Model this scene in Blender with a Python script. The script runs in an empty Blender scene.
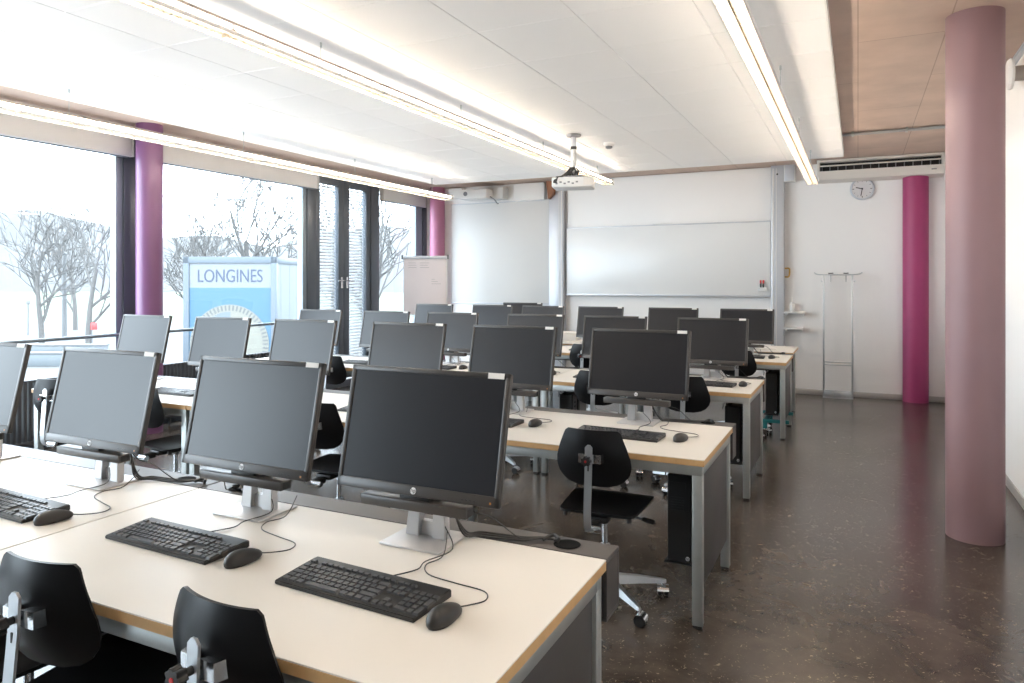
import bpy, bmesh, math, random
from mathutils import Vector, Matrix
PI = math.pi
R = math.radians
scn = bpy.context.scene
COL = scn.collection
random.seed(7)

# ------------------------------------------------------------------ materials
def new_mat(name):
    m = bpy.data.materials.new(name); m.use_nodes = True
    nt = m.node_tree
    return m, nt, nt.nodes['Principled BSDF']

def pbr(name, col, rough=.5, metal=0., spec=.5, var=0., scale=8., bump=0., coat=0.):
    m, nt, b = new_mat(name)
    b.inputs['Base Color'].default_value = (*col, 1)
    b.inputs['Roughness'].default_value = rough
    b.inputs['Metallic'].default_value = metal
    b.inputs['Specular IOR Level'].default_value = spec
    b.inputs['Coat Weight'].default_value = coat
    if var or bump:
        tc = nt.nodes.new('ShaderNodeTexCoord')
        n = nt.nodes.new('ShaderNodeTexNoise'); n.inputs['Scale'].default_value = scale
        n.inputs['Detail'].default_value = 4
        nt.links.new(tc.outputs['Object'], n.inputs['Vector'])
        if var:
            mx = nt.nodes.new('ShaderNodeMix'); mx.data_type = 'RGBA'
            mx.inputs[6].default_value = (*[c*(1-var) for c in col], 1)
            mx.inputs[7].default_value = (*[min(1, c*(1+var)) for c in col], 1)
            nt.links.new(n.outputs['Fac'], mx.inputs[0])
            nt.links.new(mx.outputs[2], b.inputs['Base Color'])
        if bump:
            bp = nt.nodes.new('ShaderNodeBump'); bp.inputs['Strength'].default_value = bump
            bp.inputs['Distance'].default_value = .01
            nt.links.new(n.outputs['Fac'], bp.inputs['Height'])
            nt.links.new(bp.outputs['Normal'], b.inputs['Normal'])
    return m

def emit(name, col, s):
    m, nt, b = new_mat(name)
    b.inputs['Base Color'].default_value = (.8, .8, .8, 1)
    b.inputs['Emission Color'].default_value = (*col, 1)
    b.inputs['Emission Strength'].default_value = s
    return m

M = {}
M['white_paint'] = pbr('white_paint', (.91, .895, .88), .65, var=.012, scale=2)
M['dark_wall'] = pbr('dark_brown_wall', (.07, .06, .055), .6)
M['ceiling_white'] = pbr('ceiling_white', (.93, .92, .91), .45)
M['seam'] = pbr('panel_seam', (.82, .81, .80), .6)
M['laminate'] = pbr('cream_laminate', (.76, .725, .67), .38, spec=.4, var=.01, scale=5)
M['plywood'] = pbr('plywood_edge', (.60, .37, .17), .5, var=.15, scale=30)
M['steel'] = pbr('galvanised_steel', (.46, .48, .47), .42, metal=.75, var=.14, scale=14)
M['chrome'] = pbr('chrome', (.75, .76, .78), .16, metal=1.)
M['alu'] = pbr('cast_aluminium', (.66, .68, .70), .3, metal=.9)
M['stem_steel'] = pbr('brushed_stem_steel', (.60, .62, .64), .34, metal=.85)
M['silver'] = pbr('silver_plastic', (.62, .61, .61), .35, metal=.45)
M['dark_panel'] = pbr('charcoal_panel', (.055, .049, .047), .42, var=.1, scale=60)
M['bezel'] = pbr('dark_bezel', (.05, .045, .042), .36)
M['screen'] = pbr('matte_screen', (.015, .015, .018), .29, spec=.38)
M['black'] = pbr('black_plastic', (.018, .017, .017), .42)
M['port_black'] = pbr('matte_black_hole', (.006, .006, .006), .9, spec=.1)
M['key'] = pbr('black_keycap', (.058, .059, .062), .36)
M['black_lacquer'] = pbr('black_lacquered_plywood', (.008, .008, .009), .32, spec=.2)
M['ply_rim'] = pbr('shell_rim', (.06, .045, .035), .4)
M['cable'] = pbr('black_cable', (.025, .024, .024), .45)
M['label_white'] = pbr('label_white', (.85, .82, .78), .5)
M['red'] = pbr('red_cap', (.6, .03, .03), .35)
M['amber'] = pbr('amber_button', (.5, .2, .04), .4)
M['logo_white'] = pbr('logo_white', (.75, .75, .76), .35)
M['pc_grey'] = pbr('grey_pc_metal', (.24, .24, .25), .38, metal=.6)
M['mauve'] = pbr('mauve_column_paint', (.28, .172, .185), .48, var=.06, scale=3, bump=.05)
M['daylit_violet'] = pbr('column_paint_blue_daylit', (.17, .07, .165), .36, var=.06, scale=3)  # blue daylight on the column paint mixed into its colour
M['daylit_pink'] = pbr('column_paint_pale_daylit', (.36, .13, .22), .45, var=.06, scale=3)  # paler copy of that paint, daylight cast included in the colour
M['magenta'] = pbr('magenta_column_paint', (.33, .036, .135), .5, var=.08, scale=3)
M['frame'] = pbr('dark_grey_window_frame', (.08, .095, .115), .35, metal=.3)
M['rail_and_lit_frame'] = pbr('rail_and_lit_frame_grey', (.20, .24, .28), .35, metal=.3)  # grey for the rail; on frame sides, daylight put into the colour
M['blind'] = pbr('grey_roller_blind', (.50, .51, .525), .7)
M['slat'] = pbr('blind_slat', (.55, .56, .58), .4, metal=.2)
M['rad'] = pbr('dark_radiator', (.05, .055, .065), .5)
M['wb'] = pbr('whiteboard_enamel', (.80, .81, .81), .22)
M['wb_matte'] = pbr('projection_panel', (.72, .715, .70), .8, spec=.2)
M['wb_frame'] = pbr('light_grey_aluminium', (.58, .60, .64), .4, metal=.3)
M['paper'] = pbr('flipchart_paper', (.66, .60, .60), .8)
M['beige_plastic'] = pbr('cream_ac_plastic', (.76, .71, .65), .45)
M['white_plastic'] = pbr('white_plastic', (.80, .79, .77), .4)
M['yellow'] = pbr('yellow_plastic', (.7, .42, .08), .5)
M['brown_wood'] = pbr('brown_wood', (.26, .10, .04), .5, var=.2, scale=12)
M['teal'] = pbr('teal_paint', (.01, .16, .17), .45)
M['lamp_housing'] = pbr('lamp_housing', (.42, .37, .33), .45, metal=.35)
M['lamp_white'] = pbr('lamp_white', (.85, .83, .80), .4)
M['louvre'] = pbr('louvre_metal', (.42, .37, .30), .4, metal=.3)
M['tube'] = emit('fluorescent_tube', (1., .86, .70), 36.)
M['sand_skirting'] = pbr('aluminium_skirting', (.50, .48, .46), .4, metal=.4)
M['clock_face'] = pbr('clock_face', (.70, .68, .68), .4)
M['conduit'] = pbr('conduit_grey', (.45, .46, .47), .4, metal=.5)

def floor_mat():
    m, nt, b = new_mat('marbled_linoleum')
    N, L = nt.nodes, nt.links
    tc = N.new('ShaderNodeTexCoord')
    n1 = N.new('ShaderNodeTexNoise'); n1.inputs['Scale'].default_value = 3.2; n1.inputs['Detail'].default_value = 9
    n1.inputs['Roughness'].default_value = .68; n1.inputs['Distortion'].default_value = .6
    n2 = N.new('ShaderNodeTexNoise'); n2.inputs['Scale'].default_value = 38; n2.inputs['Detail'].default_value = 3
    n2.inputs['Distortion'].default_value = 1.8
    n3 = N.new('ShaderNodeTexNoise'); n3.inputs['Scale'].default_value = 1.1; n3.inputs['Detail'].default_value = 5
    for n in (n1, n2, n3): L.new(tc.outputs['Object'], n.inputs['Vector'])
    r1 = N.new('ShaderNodeValToRGB')
    r1.color_ramp.elements[0].position = .3; r1.color_ramp.elements[0].color = (.034, .027, .022, 1)
    r1.color_ramp.elements[1].position = .75; r1.color_ramp.elements[1].color = (.105, .083, .067, 1)
    r2 = N.new('ShaderNodeValToRGB')
    r2.color_ramp.elements[0].position = .645; r2.color_ramp.elements[0].color = (0, 0, 0, 1)
    r2.color_ramp.elements[1].position = .70; r2.color_ramp.elements[1].color = (1, 1, 1, 1)
    mx = N.new('ShaderNodeMix'); mx.data_type = 'RGBA'
    mx.inputs[7].default_value = (.27, .215, .155, 1)
    L.new(n1.outputs['Fac'], r1.inputs[0]); L.new(n2.outputs['Fac'], r2.inputs[0])
    L.new(r2.outputs[0], mx.inputs[0]); L.new(r1.outputs[0], mx.inputs[6])
    L.new(mx.outputs[2], b.inputs['Base Color'])
    mr = N.new('ShaderNodeMapRange'); mr.inputs[3].default_value = .14; mr.inputs[4].default_value = .30
    L.new(n3.outputs['Fac'], mr.inputs[0]); L.new(mr.outputs[0], b.inputs['Roughness'])
    b.inputs['Specular IOR Level'].default_value = .5
    return m
M['floor'] = floor_mat()

def concrete_mat():
    m, nt, b = new_mat('pinkish_concrete')
    N, L = nt.nodes, nt.links
    tc = N.new('ShaderNodeTexCoord')
    br = N.new('ShaderNodeTexBrick')
    br.inputs['Scale'].default_value = 1.; br.inputs['Brick Width'].default_value = 2.1
    br.inputs['Row Height'].default_value = .5; br.inputs['Mortar Size'].default_value = .004
    br.inputs['Color1'].default_value = (.62, .48, .40, 1); br.inputs['Color2'].default_value = (.59, .46, .39, 1)
    br.inputs['Mortar'].default_value = (.42, .32, .26, 1)
    mp = N.new('ShaderNodeMapping'); mp.inputs['Rotation'].default_value = (0, 0, R(90))
    L.new(tc.outputs['Object'], mp.inputs['Vector']); L.new(mp.outputs['Vector'], br.inputs['Vector'])
    n = N.new('ShaderNodeTexNoise'); n.inputs['Scale'].default_value = 2.5; n.inputs['Detail'].default_value = 7
    L.new(tc.outputs['Object'], n.inputs['Vector'])
    mx = N.new('ShaderNodeMix'); mx.data_type = 'RGBA'; mx.blend_type = 'MULTIPLY'
    rp = N.new('ShaderNodeValToRGB')
    rp.color_ramp.elements[0].position = .3; rp.color_ramp.elements[0].color = (.84, .83, .82, 1)
    rp.color_ramp.elements[1].position = .7; rp.color_ramp.elements[1].color = (1.05, 1.04, 1.03, 1)
    L.new(n.outputs['Fac'], rp.inputs[0])
    mx.inputs[0].default_value = 1.
    L.new(br.outputs['Color'], mx.inputs[6]); L.new(rp.outputs[0], mx.inputs[7])
    L.new(mx.outputs[2], b.inputs['Base Color'])
    b.inputs['Roughness'].default_value = .75
    return m
M['concrete'] = concrete_mat()

def glass_mat():
    m = bpy.data.materials.new('window_glass_haze_veil'); m.use_nodes = True
    nt = m.node_tree; N, L = nt.nodes, nt.links
    for n in list(N): N.remove(n)
    out = N.new('ShaderNodeOutputMaterial')
    tr = N.new('ShaderNodeBsdfTransparent'); tr.inputs[0].default_value = (.96, .98, .98, 1)
    tl = N.new('ShaderNodeBsdfTranslucent'); tl.inputs[0].default_value = (.92, .93, .94, 1)  # slight translucency added to veil the outdoor view with bright haze
    gl = N.new('ShaderNodeBsdfGlossy'); gl.inputs['Roughness'].default_value = .02
    lw = N.new('ShaderNodeLayerWeight'); lw.inputs['Blend'].default_value = .5
    pw = N.new('ShaderNodeMath'); pw.operation = 'POWER'; pw.inputs[1].default_value = 4
    fr = N.new('ShaderNodeMath'); fr.operation = 'MULTIPLY_ADD'; fr.inputs[1].default_value = .5; fr.inputs[2].default_value = .02
    L.new(lw.outputs['Facing'], pw.inputs[0]); L.new(pw.outputs[0], fr.inputs[0])
    m1 = N.new('ShaderNodeMixShader'); m1.inputs[0].default_value = .008
    m2 = N.new('ShaderNodeMixShader')
    L.new(tr.outputs[0], m1.inputs[1]); L.new(tl.outputs[0], m1.inputs[2])
    L.new(fr.outputs[0], m2.inputs[0]); L.new(m1.outputs[0], m2.inputs[1]); L.new(gl.outputs[0], m2.inputs[2])
    L.new(m2.outputs[0], out.inputs[0])
    return m
M['glass'] = glass_mat()
# outdoors
M['lawn'] = pbr('pale_winter_lawn', (.068, .084, .052), .9, var=.2, scale=.08)
M['road'] = pbr('pale_paving', (.078, .078, .078), .9, var=.12, scale=.3)
M['hill'] = pbr('wooded_hill', (.050, .051, .054), .9, var=.25, scale=.02)
M['bark'] = pbr('grey_bark', (.075, .071, .068), .9, var=.2, scale=4)
M['pole'] = pbr('pole_grey', (.09, .093, .097), .5)
M['sign_frame'] = pbr('sign_silver', (.050, .066, .085), .4, metal=.1)
M['sign_panel'] = pbr('sign_side_panel', (.086, .100, .110), .5)
M['sign_blue'] = pbr('sign_blue', (.013, .066, .122), .5)
M['sign_white'] = pbr('sign_white', (.102, .112, .122), .5)
M['sign_text'] = pbr('sign_navy', (.004, .014, .046), .5)
M['dial_cream'] = pbr('dial_cream', (.115, .112, .092), .5)
M['dial_pale'] = pbr('dial_pale_blue', (.07, .09, .118), .5)
M['dial_tick'] = pbr('dial_tick', (.045, .047, .05), .5)

# ------------------------------------------------------------------ mesh builder
class MB:
    def __init__(s): s.bm = bmesh.new()
    def _merge(s, b, mat=None):
        if mat is not None: b.transform(mat)
        me = bpy.data.meshes.new('tmp'); b.to_mesh(me); b.free()
        s.bm.from_mesh(me); bpy.data.meshes.remove(me)
    def box(s, c, d, bev=0., seg=2, mat=None):
        b = bmesh.new(); bmesh.ops.create_cube(b, size=1)
        bmesh.ops.scale(b, vec=d, verts=b.verts)
        if bev: bmesh.ops.bevel(b, geom=b.edges[:], offset=bev, segments=seg, profile=.5, affect='EDGES')
        bmesh.ops.translate(b, vec=c, verts=b.verts)
        s._merge(b, mat); return s
    def b2(s, x0, x1, y0, y1, z0, z1, bev=0., **k):
        return s.box(((x0+x1)/2, (y0+y1)/2, (z0+z1)/2), (x1-x0, y1-y0, z1-z0), bev, **k)
    def cyl(s, p, q, r, r2=None, n=16, mat=None, bev=0.):
        p, q = Vector(p), Vector(q); r2 = r if r2 is None else r2
        b = bmesh.new()
        bmesh.ops.create_cone(b, cap_ends=True, segments=n, radius1=r, radius2=r2, depth=(q-p).length)
        if bev:
            es = [e for e in b.edges if len(e.link_faces) == 2 and any(len(f.verts) > 4 for f in e.link_faces)]
            bmesh.ops.bevel(b, geom=es, offset=bev, segments=2, affect='EDGES')
        mm = Matrix.Translation((p+q)/2) @ (q-p).to_track_quat('Z', 'Y').to_matrix().to_4x4()
        b.transform(mm); s._merge(b, mat); return s
    def tube(s, pts, r, n=8, rad=None, mat=None, cap=True):
        pts = [Vector(p) for p in pts]; b = bmesh.new(); rings = []
        up = Vector((0, 0, 1))
        for i, p in enumerate(pts):
            t = (pts[min(i+1, len(pts)-1)] - pts[max(i-1, 0)])
            t = t.normalized() if t.length > 1e-9 else Vector((0, 0, 1))
            if i == 0:
                a = t.orthogonal().normalized()
            else:
                a = a - t*a.dot(t); a = a.normalized() if a.length > 1e-6 else t.orthogonal().normalized()
            c = t.cross(a); rr = rad[i] if rad else r
            rings.append([b.verts.new(p + (a*math.cos(2*PI*k/n) + c*math.sin(2*PI*k/n))*rr) for k in range(n)])
        for u, v in zip(rings, rings[1:]):
            for k in range(n): b.faces.new((u[k], u[(k+1) % n], v[(k+1) % n], v[k]))
        if cap: b.faces.new(rings[0][::-1]); b.faces.new(rings[-1])
        s._merge(b, mat); return s
    def prism(s, poly, vec, mat=None, bev=0.):
        b = bmesh.new(); f = b.faces.new([b.verts.new(p) for p in poly])
        e = bmesh.ops.extrude_face_region(b, geom=[f])
        bmesh.ops.translate(b, vec=vec, verts=[g for g in e['geom'] if isinstance(g, bmesh.types.BMVert)])
        bmesh.ops.recalc_face_normals(b, faces=b.faces)
        if bev: bmesh.ops.bevel(b, geom=b.edges[:], offset=bev, segments=2, affect='EDGES')
        s._merge(b, mat); return s
    def grid(s, fn, nu, nv, thick, mat=None):
        """fn(u,v)->(point, normal); a shell of given thickness with closed rim"""
        b = bmesh.new(); A = []; B = []
        for j in range(nv+1):
            ra, rb = [], []
            for i in range(nu+1):
                p, n = fn(i/nu, j/nv); p = Vector(p); n = Vector(n).normalized()
                ra.append(b.verts.new(p)); rb.append(b.verts.new(p - n*thick))
            A.append(ra); B.append(rb)
        for j in range(nv):
            for i in range(nu):
                b.faces.new((A[j][i], A[j][i+1], A[j+1][i+1], A[j+1][i]))
                b.faces.new((B[j][i], B[j+1][i], B[j+1][i+1], B[j][i+1]))
        for i in range(nu):
            b.faces.new((A[0][i], B[0][i], B[0][i+1], A[0][i+1])); b.faces.new((A[nv][i], A[nv][i+1], B[nv][i+1], B[nv][i]))
        for j in range(nv):
            b.faces.new((A[j][0], A[j+1][0], B[j+1][0], B[j][0])); b.faces.new((A[j][nu], B[j][nu], B[j+1][nu], A[j+1][nu]))
        bmesh.ops.recalc_face_normals(b, faces=b.faces)
        s._merge(b, mat); return s
    def lathe(s, prof, n=24, mat=None, caps=True):
        b = bmesh.new(); rings = []
        for r, z in prof:
            rings.append([b.verts.new((r*math.cos(2*PI*k/n), r*math.sin(2*PI*k/n), z)) for k in range(n)])
        for u, v in zip(rings, rings[1:]):
            for k in range(n): b.faces.new((u[k], u[(k+1) % n], v[(k+1) % n], v[k]))
        if caps: b.faces.new(rings[0][::-1]); b.faces.new(rings[-1])
        s._merge(b, mat); return s
    def ring(s, c, r0, r1, h, n=32, mat=None):
        """flat annulus of height h about z, at c"""
        return s.lathe([(r0, 0), (r1, 0), (r1, h), (r0, h), (r0, 0)], n, (mat or Matrix()) @ Matrix.Translation(c), caps=False)
    def text(s, body, size, ext, mat):
        cu = bpy.data.curves.new('lettering', 'FONT'); cu.body = body; cu.size = size; cu.extrude = ext
        cu.align_x = 'CENTER'; cu.align_y = 'CENTER'
        o = bpy.data.objects.new('lettering', cu); COL.objects.link(o)
        bpy.context.view_layer.update()
        me = bpy.data.meshes.new_from_object(o.evaluated_get(bpy.context.evaluated_depsgraph_get()))
        b = bmesh.new(); b.from_mesh(me); bpy.data.objects.remove(o); bpy.data.curves.remove(cu); bpy.data.meshes.remove(me)
        s._merge(b, mat); return s
    def build(s, name, mat, parent=None, angle=32, smooth=True, loc=None):
        me = bpy.data.meshes.new(name); s.bm.to_mesh(me); s.bm.free()
        me.materials.append(M[mat] if isinstance(mat, str) else mat)
        if smooth:
            me.polygons.foreach_set('use_smooth', [True]*len(me.polygons))
            me.set_sharp_from_angle(angle=R(angle))
        o = bpy.data.objects.new(name, me); COL.objects.link(o)
        if parent is not None: o.parent = parent
        if loc: o.location = loc
        return o

def tag(o, label=None, cat=None, group=None, kind=None):
    if label: o['label'] = label
    if cat: o['category'] = cat
    if group: o['group'] = group
    if kind: o['kind'] = kind
    return o
def empty(name, loc=(0, 0, 0), rz=0, label=None, cat=None, group=None, kind=None):
    o = bpy.data.objects.new(name, None); COL.objects.link(o)
    o.empty_display_size = .1
    o.location = loc; o.rotation_euler = (0, 0, rz)
    return tag(o, label, cat, group, kind)
def struct(o): o['kind'] = 'structure'; return o
def copy_tree(o, parent=None):
    c = o.copy(); COL.objects.link(c)
    if parent is not None: c.parent = parent
    for ch in list(o.children): copy_tree(ch, c)
    return c
class Proto:
    """the first placement uses the built thing, later ones copy it"""
    def __init__(s, root): s.root = root; s.used = False
    def place(s, loc, rz, label):
        o = s.root if not s.used else copy_tree(s.root)
        s.used = True
        o.location = loc; o.rotation_euler = (0, 0, rz); o['label'] = label
        return o
def smooth_path(pts, k=6):
    pts = [Vector(p) for p in pts]; out = []
    for i in range(len(pts)-1):
        p0, p1, p2, p3 = pts[max(i-1, 0)], pts[i], pts[i+1], pts[min(i+2, len(pts)-1)]
        for j in range(k):
            t = j/k
            out.append(.5*((2*p1) + (p2-p0)*t + (2*p0-5*p1+4*p2-p3)*t*t + (3*p1-p0-3*p2+p3)*t**3))
    out.append(pts[-1]); return out

# ------------------------------------------------------------------ room shell
X0, X1, Y0, Y1, ZC, ZP = -6.72, 1.0, -4.0, 10.42, 3.09, 2.98
struct(MB().b2(X0-.1, X1+.15, Y0-.15, Y1+.15, -.15, 0).build('floor', 'floor', smooth=False))
struct(MB().b2(X0-.1, X1+.15, Y0-.15, Y1+.15, ZC, ZC+.2).build('ceiling', 'concrete', smooth=False))
struct(MB().b2(X0-.1, X1+.15, Y1, Y1+.15, 0, ZC).build('wall_far', 'white_paint', smooth=False))
struct(MB().b2(X1, X1+.15, Y0-.15, Y1, 0, ZC).build('wall_right', 'white_paint', smooth=False))
struct(MB().b2(X0-.1, X1, Y0-.15, Y0, 0, ZC).build('wall_back', 'dark_wall', smooth=False))
struct(MB().b2(-6.0, X1, Y1-.012, Y1, 0, .07, .002).build('baseboard_far', 'sand_skirting'))
struct(MB().b2(X1-.012, X1, Y0, Y1-.02, 0, .07, .002).build('baseboard_right', 'sand_skirting'))
struct(MB().b2(X1-.012, X1, Y0, Y1, ZC-.055, ZC-.015, .002).b2(X1-.02, X1, Y0, Y1, ZC-.015, ZC-.0, .002).build('trim_1', 'wb_frame'))

# suspended white ceiling: square metal tiles with fine joints
def ceiling_tiles():
    m = MB(); s = .622
    xs = [-.155 - s*k for k in range(10)]
    ys = [9.25, 8.736] + [8.736-.6283*k for k in range(1, 21)]
    ys = [y for y in ys if y > -1.2]
    for i in range(len(xs)-1):
        for j in range(len(ys)-1):
            m.b2(xs[i+1]+.0012, xs[i]-.0012, ys[j+1]+.0012, ys[j]-.0012, ZP, ZP+.03, .003, seg=1)
    o = m.build('ceiling_panels', 'ceiling_white', smooth=False); struct(o)
    b = MB().b2(xs[-1]+.004, xs[0]-.004, ys[-1]+.004, ys[0]-.004, ZP+.012, ZP+.06)
    struct(b.build('panel_joint_backing', 'seam', o, smooth=False))
    r = MB().b2(xs[0]-.003, xs[0]+.006, ys[-1], ys[0], ZP-.002, ZP+.07).b2(xs[-1], xs[0], ys[0], ys[0]+.008, ZP-.002, ZP+.07).b2(xs[-1]-.008, xs[-1], ys[-1], ys[0], ZP-.002, ZP+.07)
    struct(r.build('panel_edge_strip', 'white_plastic', o, smooth=False))
    h = MB()
    for x in (-1, -3, -5):
        for y in (0, 4, 8): h.cyl((x, y, ZP+.06), (x, y, ZC), .01)
    struct(h.build('panel_hanger', 'steel', o))
ceiling_tiles()

# window wall --------------------------------------------------------------
def bar(m, y0, y1, z0, z1, x0=-6.78, x1=-6.68): m.b2(x0, x1, y0, y1, z0, z1, .004, seg=1)
struct(MB().b2(X0-.1, X0+.06, Y0, Y1, 3.0, ZC).build('wall_window_side', 'frame', smooth=False))
struct(MB().b2(X0-.1, X0+.06, Y0, Y1, 0, .10, .004).build('trim_2', 'frame'))
winspans = [(-3.9, -.66), (-.36, 2.05), (2.2, 4.79), (4.935, 7.46), (9.065, 10.32)]
for i, (a, b) in enumerate(winspans):
    w = empty('window_%d' % (i+1), (0, 0, 0), kind='structure')
    m = MB(); bar(m, a-.02, b+.02, 2.93, 3.0); bar(m, a-.02, b+.02, .10, .17)
    bar(m, a-.02, a+.03, .17, 2.93)
    m.build('window_frame', 'frame', w)
    m = MB(); e = b if i < 4 else 10.10
    if i < 4: m.b2(-6.76, -6.67, b-.075, b+.0, .10, 3.0, .004)
    else: m.b2(-6.76, -6.67, 10.105, 10.30, .10, 3.0, .004)
    m.build('frame_side', 'rail_and_lit_frame', w)  # lit side face given as a lighter, bluer colour
    MB().b2(-6.734, -6.726, a, e, .15, 2.95).build('glass_pane', 'glass', w, smooth=False)
# mullions between the windows
m = MB()
for a, b in ((-4.0, -3.9), (-.66, -.36), (2.05, 2.2), (4.79, 4.935), (7.46, 7.634), (8.863, 9.065), (10.30, 10.42)):
    m.b2(-6.80, -6.655, a, b, .10, 3.0, .006)
struct(m.build('trim_3', 'frame'))
# two narrow glazed doors with venetian blinds
for k, (a, b, g0, g1) in enumerate(((7.640, 8.236, 7.731, 8.129), (8.246, 8.860, 8.365, 8.765))):
    d = empty('door_%d' % (k+1), (0, 0, 0), kind='structure')
    m = MB()
    m.b2(-6.76, -6.675, a, g0, .12, 2.98, .005).b2(-6.76, -6.675, g1, b, .12, 2.98, .005)
    m.b2(-6.76, -6.675, g0, g1, .12, .24, .005).b2(-6.76, -6.675, g0, g1, 2.88, 2.98, .005)
    m.build('door_leaf_frame', 'frame', d)
    MB().b2(-6.705, -6.699, g0, g1, .24, 2.88).build('glass_pane', 'glass', d, smooth=False)
    m = MB(); n = 58
    for i in range(n):
        z = .27 + 2.58*i/(n-1)
        mm = Matrix.Translation((-6.745, (g0+g1)/2, z)) @ Matrix.Rotation(R(48), 4, 'Y')
        m.box((0, 0, 0), (.042, g1-g0-.02, .0022), mat=mm)
    for yy in (g0+.07, g1-.07): m.cyl((-6.745, yy, .25), (-6.745, yy, 2.87), .002, n=5)
    m.build('blind_slats', 'slat', d, smooth=False)
    if k == 0:
        m = MB(); m.b2(-6.672, -6.663, 8.165, 8.205, 1.42, 1.58, .003)
        m.cyl((-6.665, 8.185, 1.53), (-6.63, 8.185, 1.53), .009); m.cyl((-6.63, 8.19, 1.53), (-6.63, 8.07, 1.53), .009)
        m.build('door_handle', 'chrome', d)
    else:
        m = MB(); m.b2(-6.672, -6.663, 8.285, 8.325, 1.42, 1.58, .003)
        m.cyl((-6.665, 8.305, 1.53), (-6.63, 8.305, 1.53), .009); m.cyl((-6.63, 8.30, 1.53), (-6.63, 8.42, 1.53), .009)
        m.build('door_handle', 'chrome', d)
# roller blinds rolled up at the window heads
for (a, b, lab) in ((2.1, 4.83, 'grey rolled-up roller blind above the window nearest the camera'),
                    (4.98, 7.58, 'grey rolled-up roller blind above the window showing the blue sign'),
                    (9.07, 10.28, 'narrow dark grey roller blind above the window beside the flipchart'),
                    ):
    t = empty('roller_blind', (-6.60, (a+b)/2, 2.77), 0, lab, 'blind', 'roller blinds at the window heads')
    h = (b-a)/2
    MB().b2(-.035, .02, -h, h, .0, .225, .012).build('fabric_roll', 'blind', t)
    MB().b2(-.05, .035, -h-.012, -h, -.0, .23, .004).b2(-.05, .035, h, h+.012, -.0, .23, .004).build('end_bracket', 'blind', t)
    MB().b2(-.055, -.012, -h+.01, h-.01, -.008, .008, .004).build('bottom_bar', 'frame', t)
# safety rail across the glazing
t = empty('safety_rail', (-6.62, 2.0, 0), 0, 'thin horizontal handrail running across the big windows', 'railing')
MB().cyl((0, -5.9, .985), (0, 5.52, .985), .017).build('rail', 'rail_and_lit_frame', t)
for yy in (-2.5, .1, 2.86, 5.50):
    MB().cyl((-.06, yy, .985), (0, yy, .985), .009, n=8).build('bracket', 'stem_steel', t)
# radiator fins under the rail
t = empty('radiator', (-6.50, 5.2, 0), 0, 'low dark ribbed radiator standing along the windows', 'radiator')
m = MB()
for i in range(98): m.b2(-.04, .03, -2.3+i*.046, -2.3+i*.046+.028, .12, .655, .006, seg=1)
m.build('ribs', 'rad', t)
MB().b2(-.05, .035, -2.33, 2.25, .09, .125, .01).b2(-.045, .02, -2.33, 2.25, .64, .652, .004).build('header_pipe', 'rad', t)
for yy in (-2.1, 0, 2.1): MB().cyl((0, yy, 0), (0, yy, .1), .015).build('foot', 'rad', t)

# columns ---------------------------------------------------------------
def column(x, y, r, mat, label, name='round_column', z1=ZC):
    o = MB().cyl((0, 0, 0), (0, 0, z1), r, n=64).build(name, mat, loc=(x, y, 0))
    tag(o, label, 'column', kind='thing')
    return o
column(.623, 5.01, .15, 'mauve', 'thick dusty mauve round column standing in the aisle')
column(.655, 10.36, .145, 'magenta', 'deep magenta round column against the far wall')
column(-6.42, 4.90, .125, 'daylit_violet', 'purple round column in front of the big windows')
column(-6.36, 10.28, .125, 'daylit_pink', 'pinkish round column in the corner beside the flipchart')

# ------------------------------------------------------------------ pendant lamps
def lamp(x, z, y0, y1, label):
    t = empty('pendant_light', (x, (y0+y1)/2, z), 0, label, 'ceiling light', 'long louvred pendant lights')
    L = (y1-y0)/2
    MB().b2(-.043, .043, -L, L, .054, .066, .003).b2(-.03, .03, -L, L, .066, .078, .003).build('housing', 'lamp_housing', t)
    m = MB()
    m.b2(-.064, -.055, -L, L, -.004, .016, .002).b2(.055, .064, -L, L, -.004, .016, .002)
    for yy in (-L+.004, L-.004): m.b2(-.064, .064, yy-.004, yy+.004, -.004, .078, .001)
    rail = m
    m = MB(); n = int(2*L/.05)
    for i in range(n):
        yy = -L+.03+i*(2*L-.06)/(n-1)
        m.prism([(-.056, yy, .0), (.056, yy, .0), (.05, yy, .034), (-.05, yy, .034)], (0, .0022, 0))
    m.b2(-.004, .004, -L, L, .0, .012)
    m.build('louvre', 'louvre', t, smooth=False)
    m = MB()
    for k in range(8):
        a = -L+.02+k*(2*L-.04)/8; b = a+(2*L-.04)/8-.03
        for sx in (-.034, .034): m.cyl((sx, a, .0435), (sx, b, .0435), .0078, n=10)
    m.build('tube', 'tube', t)
    m = rail
    for k in range(9):
        yy = -L+.02+k*(2*L-.04)/8-.015
        yy = max(-L+.01, min(L-.01, yy))
        m.b2(-.047, .047, yy-.010, yy+.010, .030, .056, .002)
    m.build('lamp_frame', 'lamp_white', t)
    for k in range(6):
        yy = y0+1.1+k*(y1-y0-1.6)/5 - (y0+y1)/2
        MB().cyl((0, yy, .075), (0, yy, ZP-z), .0025, n=6).cyl((0, yy, ZP-z-.03), (0, yy, ZP-z), .006, n=8).build('wire', 'steel', t)
    return t
lamp(-.475, 2.655, -1.1, 9.12, 'long louvred pendant light nearest the aisle and clock')
lamp(-2.97, 2.795, -1.1, 9.12, 'long louvred pendant light running over the middle of the desks')
t = lamp(-5.42, 2.715, -1.1, 9.12, 'long louvred pendant light running along the windows')

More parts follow.
